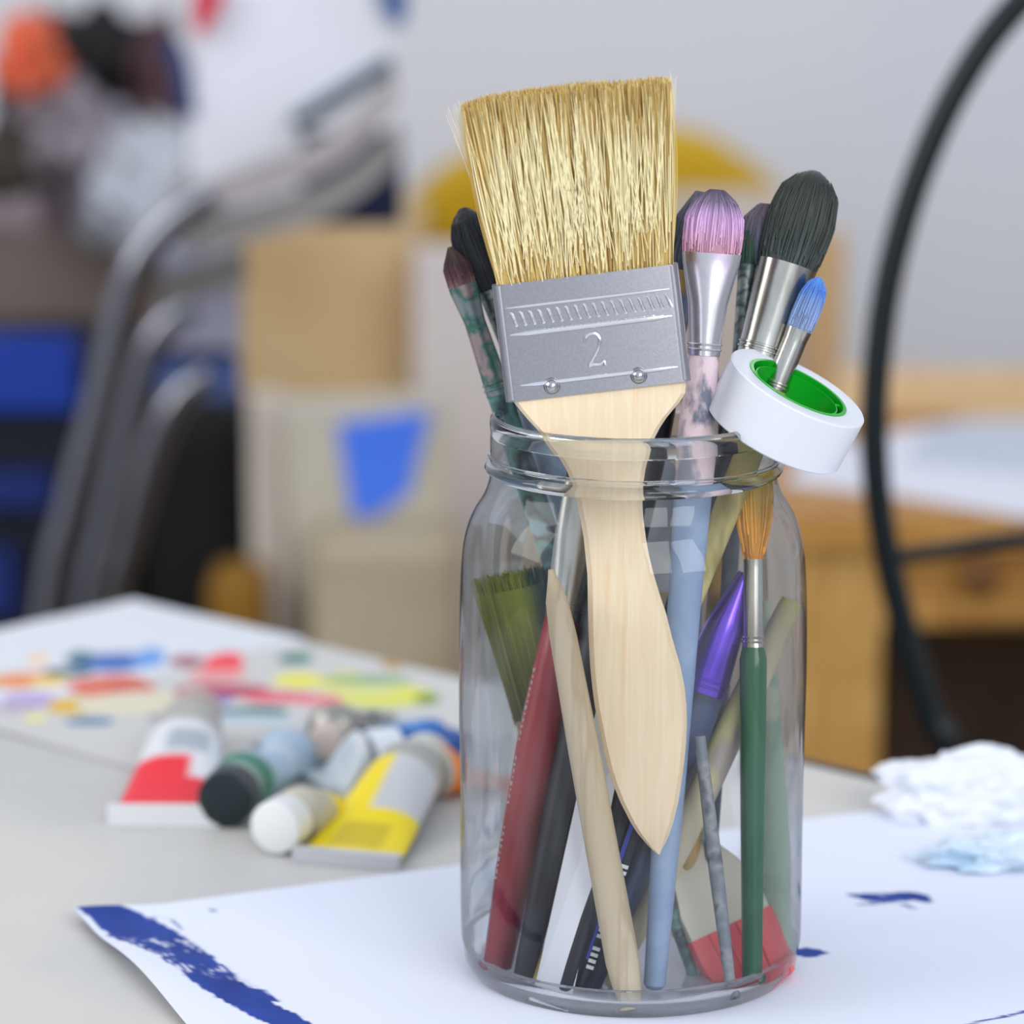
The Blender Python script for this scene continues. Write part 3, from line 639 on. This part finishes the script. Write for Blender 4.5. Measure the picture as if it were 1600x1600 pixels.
# ============================================================ PAINT TUBES ON THE TABLE
alu = mat('crumpled_aluminium', (190,190,186), .35, .9, mix=(150,146,140), scale=120, bump=.5, bscale=160)
def paint_tube(label, cap_px, tail_px, r, cap_c, body_c, zones, tail_c=(215,215,215), ch=.0044, caplen=.011, yaw_flat=1.45, capr=.8, body_alu=False):
    c0 = T(*cap_px); c1 = T(*tail_px); d = (c1-c0); d.z = 0; Lt = d.length; d.normalize(); s = Vector((-d.y, d.x, 0))
    o = thing('paint_tube', label, 'paint tube', (c0.x, c0.y, .75), 'paint tubes lying on the table')
    zb = .7502
    def ring(t, rx, rz, n=28, crk=0.):
        c = c0+d*(Lt*t); zc = zb+rz
        return [Vector((c.x, c.y, zc))+s*(rx*math.cos(2*PI*k/n))+Vector((0,0,rz*math.sin(2*PI*k/n)))*(1+crk*noise.noise(Vector((k*.9, t*14, c0.x*40)))) for k in range(n)]
    tc_ = caplen/Lt; rings = []; cols = []
    for k in range(30):
        u = k/29; t = lerp(tc_*1.15, 1, u)
        if u < .08: f = lerp(.45, 1, u/.08); rx = rz = r*f
        else:
            v = (u-.08)/.92; rx = r*lerp(1, yaw_flat, v); rz = r*lerp(1, .16, smooth01(v)**.9)
        rg_ = ring(t, rx, rz, crk=.05)
        if u < .08: rg_ = [p+Vector((0,0,r-rz)) for p in rg_]
        rings.append(rg_)
        for q in range(28):
            a = 2*PI*q/28; c = body_c
            for (u0, u1, a0, a1, zc) in zones:
                if u0 <= u <= u1 and a0 <= math.degrees(a) <= a1: c = zc
            cols.append(lin(c))
    MB().rings(rings, col=cols).build('tube_body', mat('tube_metal', attr=True, rough=.35, metal=.75, bump=.3, bscale=200) if body_alu else mat('tube_enamel', attr=True, rough=.35, bump=.15, bscale=150), o)
    cap = MB(); cc = Vector((c0.x, c0.y, zb+r)); R_ = r*capr; rg_ = []
    for z, k in ((0,.90),(.0006,1),(caplen*.85,1.04),(caplen,.98)):
        rg_.append([cc+d*z+(s*math.cos(2*PI*q/48)+Vector((0,0,math.sin(2*PI*q/48))))*R_*k*(1+(.02 if q % 2 and .0003 < z < caplen else 0)) for q in range(48)])
    cap.rings(rg_).build('cap', mat('cap_%d_%d_%d' % cap_c, cap_c, .35), o)
    e = c0+d*(Lt*1.0); cr = MB(); RR = Matrix((s, d, Vector((0,0,1)))).transposed()
    cr.box(Vector((e.x, e.y, zb+ch/2)), r*yaw_flat*2.02, .0045, ch, RR); cr.build('crimped_end', mat('crimp_%d_%d_%d' % tail_c, tail_c, .4, .3), o, False)
    return o
W = (222,224,228)
paint_tube('paint tube with a red label and white crimped end, leftmost of the tubes', (308,1160), (256,1290), .0112, (190,165,160), (176,172,166), [(.30,1,0,180,(222,223,226)),(.36,.5,40,110,(170,178,188)),(.52,1,0,180,(238,36,52)),(.52,.68,0,75,(226,224,228))], (236,236,238), ch=.0066, yaw_flat=1.6)
paint_tube('paint tube with a black green cap and pale blue body, its cap facing forward', (352,1296), (462,1180), .0098, (22,38,42), (150,180,200), [(0,.05,0,360,(176,186,186)),(.05,.16,0,360,(70,130,110)),(.2,.5,0,180,(176,200,220)),(.6,.8,20,120,(120,150,180))], (200,205,212), yaw_flat=1.5, capr=.93)
paint_tube('paint tube with a round white cap and yellow grey body', (428,1338), (560,1262), .0090, (236,236,234), (196,190,172), [(.3,1,0,180,(244,216,10)),(.3,.6,0,70,(190,188,180))], (200,198,186), yaw_flat=1.3, capr=.93)
paint_tube('bright yellow paint tube lying crimped end forward, nearest the jar', (668,1238), (542,1352), .0115, (200,200,196), (170,168,162), [(.22,1,0,180,(250,222,0)),(.22,.60,0,95,(206,206,208)),(.72,.9,60,120,(216,190,10))], (206,206,212), yaw_flat=1.5)
paint_tube('paint tube with an orange body and silver end, beside the jar', (620,1262), (745,1225), .0105, (178,172,160), (232,128,30), [(0,.14,0,360,(186,180,168))], (210,120,30), yaw_flat=1.35)
paint_tube('white paint tube behind the yellow ones, crimped end to the left', (622,1225), (505,1240), .0100, (224,228,236), (206,210,216), [(.3,.6,30,120,(190,200,208))], (196,204,210), yaw_flat=1.35, capr=.95)
paint_tube('squashed silver paint tube with a small beige cap', (505,1205), (560,1132), .0095, (214,196,184), (160,158,152), [], (170,168,162), yaw_flat=1.4, body_alu=True, capr=.6)
paint_tube('blue paint tube, furthest back of the tubes', (725,1196), (560,1138), .0062, (40,80,150), (52,112,188), [(.2,.6,40,110,(120,170,220)),(.7,1,0,360,(40,100,130))], (40,100,130), yaw_flat=1.5)
paint_tube('crumpled pale blue paint tube standing between red and white ones', (430,1240), (478,1160), .0085, (190,205,220), (170,192,212), [(.5,.8,30,120,(196,214,232))], (205,215,225), yaw_flat=1.5)

# ============================================================ CRUMPLED TISSUE AND BAG
def crumple(name, label, cat, c, rx, ry, rz, m, seed, amp=.35, sub=5, colf=None, folds=2.2):
    import bmesh
    bm = bmesh.new(); bmesh.ops.create_icosphere(bm, subdivisions=sub, radius=1)
    vs = []; 
    for v in bm.verts:
        p = v.co.copy(); n1 = noise.noise(p*folds+Vector((seed,0,0))); n2 = abs(noise.noise(p*folds*2.1+Vector((0,seed,0)))); n3 = abs(noise.noise(p*folds*4.3+Vector((0,0,seed))))
        k = 1+amp*n1+amp*.9*(n2-.25)+amp*.35*(n3-.2)
        q = Vector((p.x*rx*k, p.y*ry*k, max(-.02, (p.z*k+.55)/1.55)*rz*1.3))
        vs.append(q+Vector(c))
    fs = [[v.index for v in f.verts] for f in bm.faces]; bm.free()
    mb = MB(); mb.add(vs, fs, [colf(v) for v in vs] if colf else None)
    o = mb.build(name, m, loc=c, ang=25 if sub < 5 else 40); return tag(o, label, cat)
def tissue_mat(name, col, attr=False):
    m = mat(name, col, .6, attr=attr, bump=.3, bscale=90); b = m.node_tree.nodes['Principled BSDF']
    return m
c = T(1480,1290); crumple('crumpled_tissue', 'crumpled white tissue at the right edge of the table', 'tissue', (c.x+.006, c.y+.008, .7515), .030, .016, .016, tissue_mat('white_tissue', (232,235,242)), 3.1, .34, folds=1.6)
c = T(1520,1350,.752); bs = T(1503,1330)
def bagcol(v):
    a, b = lin((206,222,236)), lin((36,100,170)); k = smooth01((.0035-(Vector((v.x,v.y*.8+bs.y*.2,0))-Vector((bs.x,bs.y,0))).length)/.002); n_ = smooth01((noise.noise(v*60)-.1)/.3)*.35
    return tuple(lerp(lerp(a[i], lin((140,190,225))[i], n_), b[i], k) for i in range(3))
crumple('plastic_wrap', 'crumpled pale blue plastic wrap with a dark blue paint spot, below the tissue', 'plastic wrap', (c.x+.012, c.y, .7515), .027, .010, .0075, mat('blue_wrap', attr=True, rough=.25, coat=.3), 8.4, .35, colf=bagcol)

# ============================================================ BLACK HOOP CHAIR BEHIND THE TABLE
hy = 1.46
ch = thing('bistro_chair', 'black tubular metal chair whose tall hoop back curves up behind the table', 'chair', (P(1700,620,hy).x, hy, 0))
blackm = mat('black_metal', (20,30,34), .35, .2); cx_ = P(1735,620,hy)
Hh = [(1490,1235),(1455,1120),(1418,1000),(1388,880),(1370,760),(1366,640),(1378,500),(1402,380),(1440,260),(1495,140),(1570,30),(1680,-70)]
left = [P(x, y, hy) for x, y in Hh]; xm = P(1850,0,hy).x
right = [Vector((2*xm-p.x, p.y, p.z)) for p in reversed(left)]
seat_z = .46
lo_l = Vector((left[0].x+.012, hy+.01, seat_z)); pth = [lo_l]+left+[Vector((xm, hy, P(1850,-120,hy).z))]+right+[Vector((2*xm-lo_l.x, hy+.01, seat_z))]
MB().tube(spline(pth, 8), .0062, 16).build('back_hoop', blackm, ch)
a = P(1392,872,hy); MB().tube(spline([a, P(1480,858,hy), P(1600,842,hy), Vector((xm,hy,P(1850,835,hy).z)), Vector((2*xm-a.x,hy,a.z))], 6), .0036, 12).build('crossbar', blackm, ch)
sr = .17; MB().lathe((xm, hy+.16, seat_z-.01), [(0,.012),(sr*.9,.012),(sr,.006),(sr,-.006),(sr*.9,-.01),(0,-.01)], n=48).build('seat', blackm, ch)
for sx in (-1, 1):
    for sy in (0, 1): MB().tube([(xm+sx*.13, hy+.03+sy*.26, seat_z-.01), (xm+sx*.17, hy-.01+sy*.34, .0)], .011, 12).build('leg', blackm, ch)

# ============================================================ PINE DESK
def px_box(name, m, parent, x0, x1, y0, y1, Y, dep, sm=False):
    a = P(x0, y0, Y); b = P(x1, y1, Y); c = ((a.x+b.x)/2, Y+dep/2, (a.z+b.z)/2)
    return MB().box(c, abs(b.x-a.x), dep, abs(a.z-b.z)).build(name, m, parent, sm)
DY, DZ = 1.87, .695
pine = mat('pine_wood', (192,138,64), .5, mix=[(176,122,52),(206,158,84)], scale=18, stretch=(1,1,10), lo=.35, hi=.65)
pine_v = mat('pine_leg_wood', (208,164,92), .5, mix=[(190,140,70),(214,174,104)], scale=18, stretch=(10,10,1), lo=.35, hi=.65)
dx0 = P(1240,800,DY).x; dx1 = dx0+.95
dk = thing('pine_desk', 'honey coloured pine desk with a drawer, papers spread on its top', 'desk', ((dx0+dx1)/2, DY+.25, 0))
MB().box(((dx0+dx1)/2-.005, DY+.16, DZ-.009), .98, .34, .018).build('desk_top', pine, dk, False)
lw = P(1378,900,DY).x-dx0
for x in (dx0+lw/2, dx1-lw/2):
    for y in (DY+lw/2, DY+.30-lw/2): MB().box((x, y, (DZ-.018)/2), lw, lw, DZ-.018).build('leg', pine_v, dk, False)
az = P(0,985,DY).z
MB().box(((dx0+dx1)/2, DY+.02, (DZ-.018+az)/2), dx1-dx0-2*lw, .02, DZ-.018-az).build('apron', pine, dk, False)
dr = MB().box((dx0+lw+.30, DY+.008, (DZ-.03+az)/2), .52, .012, DZ-.03-az-.012).build('drawer', pine, dk, False)
kc = P(1535,905,DY-.01); MB().lathe((kc.x, DY+.002, kc.z), [(.006,0),(.006,.004),(.010,.008),(.010,.013),(.006,.017),(0,.018)], axis=(0,-1,0), n=24).build('knob', mat('dark_knob', (110,70,30), .4), dr)
MB().box(((dx0+dx1)/2, DY+.28, .34), dx1-dx0-2*lw, .015, .64).build('under_desk_shade', mat('dark_brown_shade', (72,48,22), .7, mix=(48,34,18), scale=5), dk, False)  # dark sheet painted in place of the shade under the desk
def poly_sheet(name, pts, z, th, m, label, cat, group=None):
    q = [T(x, y, z) for x, y in pts]; o = MB().prism(q, (0,0,th)).build(name, m, loc=tuple(q[0]), smooth=False); return tag(o, label, cat, group)
white_p = mat('white_sheet', (226,226,236), .7)
poly_sheet('paper_sheet', [(1222,755),(1400,775),(1600,810),(1760,830),(1760,700),(1600,672),(1440,668),(1290,700)], DZ+.0005, .001, white_p, 'white paper spread along the front of the pine desk', 'paper', 'papers on the pine desk')
poly_sheet('paper_sheet', [(1420,720),(1600,738),(1760,745),(1760,640),(1600,640),(1450,668)], DZ+.002, .001, mat('grey_sheet', (196,202,216), .7), 'grey white paper lying at the back of the pine desk', 'paper', 'papers on the pine desk')
bx = P(1380,650,2.17)
pb = MB().box((bx.x+.2, 2.17, DZ+.0+.016+.001), .46, .022, .030).build('wooden_batten', mat('pale_wood_batten', (222,192,150), .6, mix=(206,172,126), scale=20), loc=(bx.x, 2.17, DZ), smooth=False)
tag(pb, 'pale wooden batten lying along the back of the pine desk', 'batten')

# ============================================================ CLUTTER BEHIND, LEFT AND CENTRE
def zat(py, Y): return P(800, py, Y).z
def xat(px, Y, py=500): return P(px, py, Y).x
lowz = .44
lc = thing('low_cabinet', 'long low grey brown cabinet along the back wall under the boxes', 'cabinet', (-.1, 2.6, 0))
cabm = mat('dull_cabinet', (88,80,72), .6)
MB().box((-.1, 2.69, lowz/2), 1.3, .9, lowz-.02).build('cabinet_body', cabm, lc, False)
MB().box((-.1, 2.68, lowz-.01), 1.34, .94, .02).build('cabinet_top', cabm, lc, False)
def onlow(name, px0, px1, pytop, Y, dep, m, label, cat, z0=lowz, bevel=0):
    x0, x1 = xat(px0, Y, pytop), xat(px1, Y, pytop); zt = zat(pytop, Y)
    mb = MB().box(((x0+x1)/2, Y+dep/2, (z0+zt)/2), x1-x0, dep, zt-z0)
    o = mb.build(name, m, loc=((x0+x1)/2, Y+dep/2, z0), smooth=False)
    if bevel:
        bv = o.modifiers.new('soft_edges', 'BEVEL'); bv.width = bevel; bv.segments = 4
    return tag(o, label, cat)
card = mat('cardboard', (206,176,130), .8, mix=(190,156,108), scale=6)
onlow('cardboard_box', 372, 655, 372, 2.46, .22, card, 'tan cardboard box on the low cabinet, left of the wide brush', 'box')
st = thing('leaning_board', 'cream painted board standing on end in front of the tan box', 'board', (xat(430,2.32), 2.32, lowz))
px_box('panel', mat('cream_paint', (216,204,192), .7), st, 388, 448, 620, 1060, 2.32, .03)
cv = thing('canvas', 'white canvas with a bright blue painted patch, standing behind the table', 'canvas', (xat(560,2.28), 2.28, lowz))
q = [P(x, y, 2.28) for x, y in ((440,628),(700,618),(706,1060),(462,1060))]
MB().prism(q, (0,.02,0)).build('stretched_canvas', mat('off_white_canvas', (206,200,188), .8, mix=(190,182,160), scale=5), cv, False)
q = [P(x, y, 2.278) for x, y in ((527,662),(672,640),(638,772),(553,826))]
MB().prism(q, (0,.0015,0)).build('blue_patch', mat('bright_blue_paint', (72,126,246), .6), cv, False)
bg = onlow('paper_bag', 482, 722, 846, 2.19, .09, mat('kraft_beige', (186,172,146), .8, mix=(168,150,118), scale=6), 'beige paper bag behind the table, below the blue patch', 'bag', bevel=.012)
onlow('paper_parcel', 646, 800, 395, 2.40, .05, mat('pale_card', (214,204,200), .8), 'pale upright card panel just left of the wide brush', 'card')
onlow('cardboard_box', 800, 1066, 340, 2.50, .2, mat('pale_cardboard', (206,188,160), .8), 'pale brown box directly behind the wide brush', 'box')
onlow('cardboard_box', 1075, 1262, 342, 2.45, .18, mat('grey_cardboard', (200,186,176), .8), 'grey beige box behind the pink brush, under the yellow arch', 'box')
onlow('wooden_post', 1262, 1322, 372, 2.42, .05, mat('tan_wood', (204,166,120), .6), 'upright tan wooden post right of the grey beige box', 'post')
# yellow moulded shell chair back lying on top of the boxes
yc = P(950, 350, 2.78); ym = mat('mustard_plastic', (206,164,12), .45); ys = MB(); rg = []
arc = [(622,352),(650,322),(690,290),(750,262),(850,236),(950,224),(1050,226),(1120,240),(1170,268),(1215,300),(1262,345)]
prof_ = spline([P(x, y, 2.60) for x, y in arc], 4); rg = []
zb_ = lowz
for p in prof_: rg.append([Vector((p.x, 2.74, zb_)), Vector((p.x, 2.73, p.z-.012)), Vector((p.x, 2.745, p.z)), Vector((p.x, 2.77, p.z)), Vector((p.x, 2.79, p.z-.012)), Vector((p.x, 2.785, zb_))])
ys.rings(rg).build('headboard', ym, loc=(yc.x, 2.76, lowz)); tag(bpy.data.objects['headboard'], 'mustard yellow arched panel rising behind the wide brush and boxes', 'panel')

# left: tall brown cupboard with piled cloths
cu = onlow('tall_cupboard', -260, 292, 360, 2.62, .35, mat('taupe_wood', (128,114,108), .7, mix=(112,96,86), scale=4), 'tall taupe cupboard at the left edge, cloths piled on top', 'cupboard')
def cl(label, px, py, Y, rpx, rpy, col, seed, cat='cloth', amp=.4, nm='folded_cloth'):
    c = P(px, py, Y); k = Y*1.02/FP; zc = c.z-rpy*k
    return crumple(nm, label, cat, (c.x, Y, zc), rpx*k, .06, rpy*k*1.6, mat('cloth_%d_%d_%d' % col, col, .9), seed, amp, sub=4)
cl('grey pink cloth on top of the taupe cupboard', 60, 330, 2.70, 130, 95, (172,156,164), 1.2)
cl('white cloth draped on the right of the taupe cupboard', 225, 280, 2.56, 85, 95, (204,208,216), 2.7)
cl('black cloth heaped highest on the cupboard', 150, 130, 2.66, 130, 95, (34,32,34), 4.4)
cl('orange cloth at the far left on the heap', 45, 85, 2.52, 46, 52, (232,112,76), 5.1)
cl('light grey cloth lying below the orange one', 95, 195, 2.56, 78, 62, (160,150,158), 6.3)
cl('brown purple cloth hanging at the right of the heap', 250, 120, 2.60, 42, 80, (92,66,72), 7.7)
cl('dark olive bag at the left edge, below the grey pink cloth', 10, 250, 2.52, 60, 50, (70,64,56), 9.1, 'bag', nm='cloth_bag')
# black bag, blue crate, mustard pot in the gap under the chairs
onlow('black_bag', 205, 398, 640, 2.36, .12, mat('black_fabric', (14,14,15), .9), 'large black bag behind the chair tubes', 'bag', bevel=.03)
onlow('storage_pot', 322, 412, 905, 2.22, .07, mat('mustard_clay', (140,98,18), .7), 'mustard brown pot beside the black bag', 'pot', bevel=.01)
bc = thing('storage_crate', 'blue plastic crate with dark gaps at the left edge, behind the table', 'crate', (xat(0,2.34), 2.34, lowz))
bl = mat('blue_plastic', (24,62,168), .45); dkp = mat('dark_navy_plastic', (12,16,34), .6)
px_box('crate_shell', dkp, bc, -120, 205, 560, 1075, 2.36, .18)
px_box('rim_band', bl, bc, -125, 118, 528, 640, 2.345, .02)
px_box('lower_band', mat('deep_blue_plastic', (22,44,116), .5), bc, -125, 78, 738, 792, 2.345, .02)
px_box('base_band', MATS['deep_blue_plastic'], bc, -125, 22, 860, 960, 2.345, .02)

# stacked tubular chairs with curved grey slats
chrome = mat('brushed_chrome', (150,150,158), .15, 1.)
def tubes_px(parent, name, pts, Y, r, m, dy=0):
    return MB().tube(spline([P(x, y, Y+dy*k/len(pts)) for k, (x, y) in enumerate(pts)], 8), r, 14).build(name, m, parent)
sc = thing('metal_chair', 'chrome and grey metal chair with curved back tubes, left behind the table', 'chair', (xat(220,1.95), 1.95, 0))
fl = lambda x: (x, 2350)
k = 1.95
tubes_px(sc, 'back_tube', [(330,300),(262,350),(215,410),(185,500),(152,640),(112,790),(75,960),(20,1500),(-10,2560)], k, .0085, chrome)
tubes_px(sc, 'back_tube', [(300,480),(255,510),(225,570),(196,690),(165,830),(140,960),(90,1500),(60,2500)], k+.05, .008, chrome)
tubes_px(sc, 'back_tube', [(330,585),(280,620),(248,680),(222,760),(196,860),(176,960),(140,1500),(110,2500)], k+.09, .0085, chrome)
def slat(name, top, bot, Y, m, th=.006, parent=None):
    n_ = len(top); a = spline([P(x, y, Y) for x, y in top], 6); b = spline([P(x, y, Y) for x, y in bot], 6)
    rg = [[p, q, q+Vector((0,th,0)), p+Vector((0,th,0))] for p, q in zip(a, b)]
    return MB().rings(rg).build(name, m, parent or sc)
gm = mat('grey_enamel', (150,145,142), .4); gd = mat('olive_grey_enamel', (112,110,104), .5)
slat('back_slat', [(280,300),(380,262),(470,232),(545,190),(612,108)], [(285,350),(390,312),(480,280),(560,232),(622,150)], k, mat('pink_grey_enamel', (172,164,166), .4))
slat('back_slat', [(290,352),(400,318),(500,286),(575,236),(622,190)], [(300,400),(410,372),(510,340),(590,285),(628,240)], k+.01, gm)
slat('seat_edge', [(250,430),(320,410),(380,385)], [(255,478),(330,460),(388,440)], k+.02, gd)
px_box('cushion', mat('navy_fabric', (20,28,58), .9), sc, 468, 626, 215, 352, k+.06, .04)
px_box('grey_cushion', mat('grey_lilac_fabric', (150,148,168), .9), sc, 250, 372, 400, 560, k+.12, .03)
px_box('blue_cushion', mat('slate_blue_fabric', (70,88,140), .9), sc, 240, 372, 545, 625, k+.12, .03)
MB().box((xat(330,k), k+.10, .43), .30, .20, .03).build('seat', gm, sc, False)
for x in (260, 560):
    MB().tube([(xat(x,k), k+.18, .42), (xat(x,k), k+.2, 0)], .009, 12).build('leg', chrome, sc)
# white board leaning on the chair, with coloured edge strips
wbd = thing('drawing_board', 'tilted white drawing board with a dark teal edge, top left', 'board', tuple(P(420,250,2.06)))
q = [P(x, y, 2.03) for x, y in ((300,300),(292,150),(325,40),(352,-60),(604,-70),(625,40),(612,95),(470,185),(420,235))]
MB().prism(q, (0,.012,0)).build('board_face', mat('white_board', (234,234,246), .6, mix=(226,226,232), scale=6), wbd, False)
tubes_px(wbd, 'board_edge', [(460,192),(520,156),(612,98)], 2.02, .005, mat('dark_teal', (26,66,86), .5))
tubes_px(wbd, 'side_strip', [(292,180),(280,100),(262,60)], 2.03, .0055, mat('navy_strip', (44,58,110), .5))
q = [P(x, y, 2.02) for x, y in ((305,-20),(352,-20),(338,20),(312,58),(300,40))]
MB().prism(q, (0,.008,0)).build('red_tab', mat('red_plastic', (214,30,62), .5), wbd, False)
q = [P(x, y, 2.02) for x, y in ((586,-20),(640,-20),(632,40),(612,34))]
MB().prism(q, (0,.008,0)).build('blue_tab', mat('mid_blue', (48,92,150), .5), wbd, False)

for o in bpy.data.objects:
    for k_ in ('_o', '_mesh'):
        if k_ in o: del o[k_]
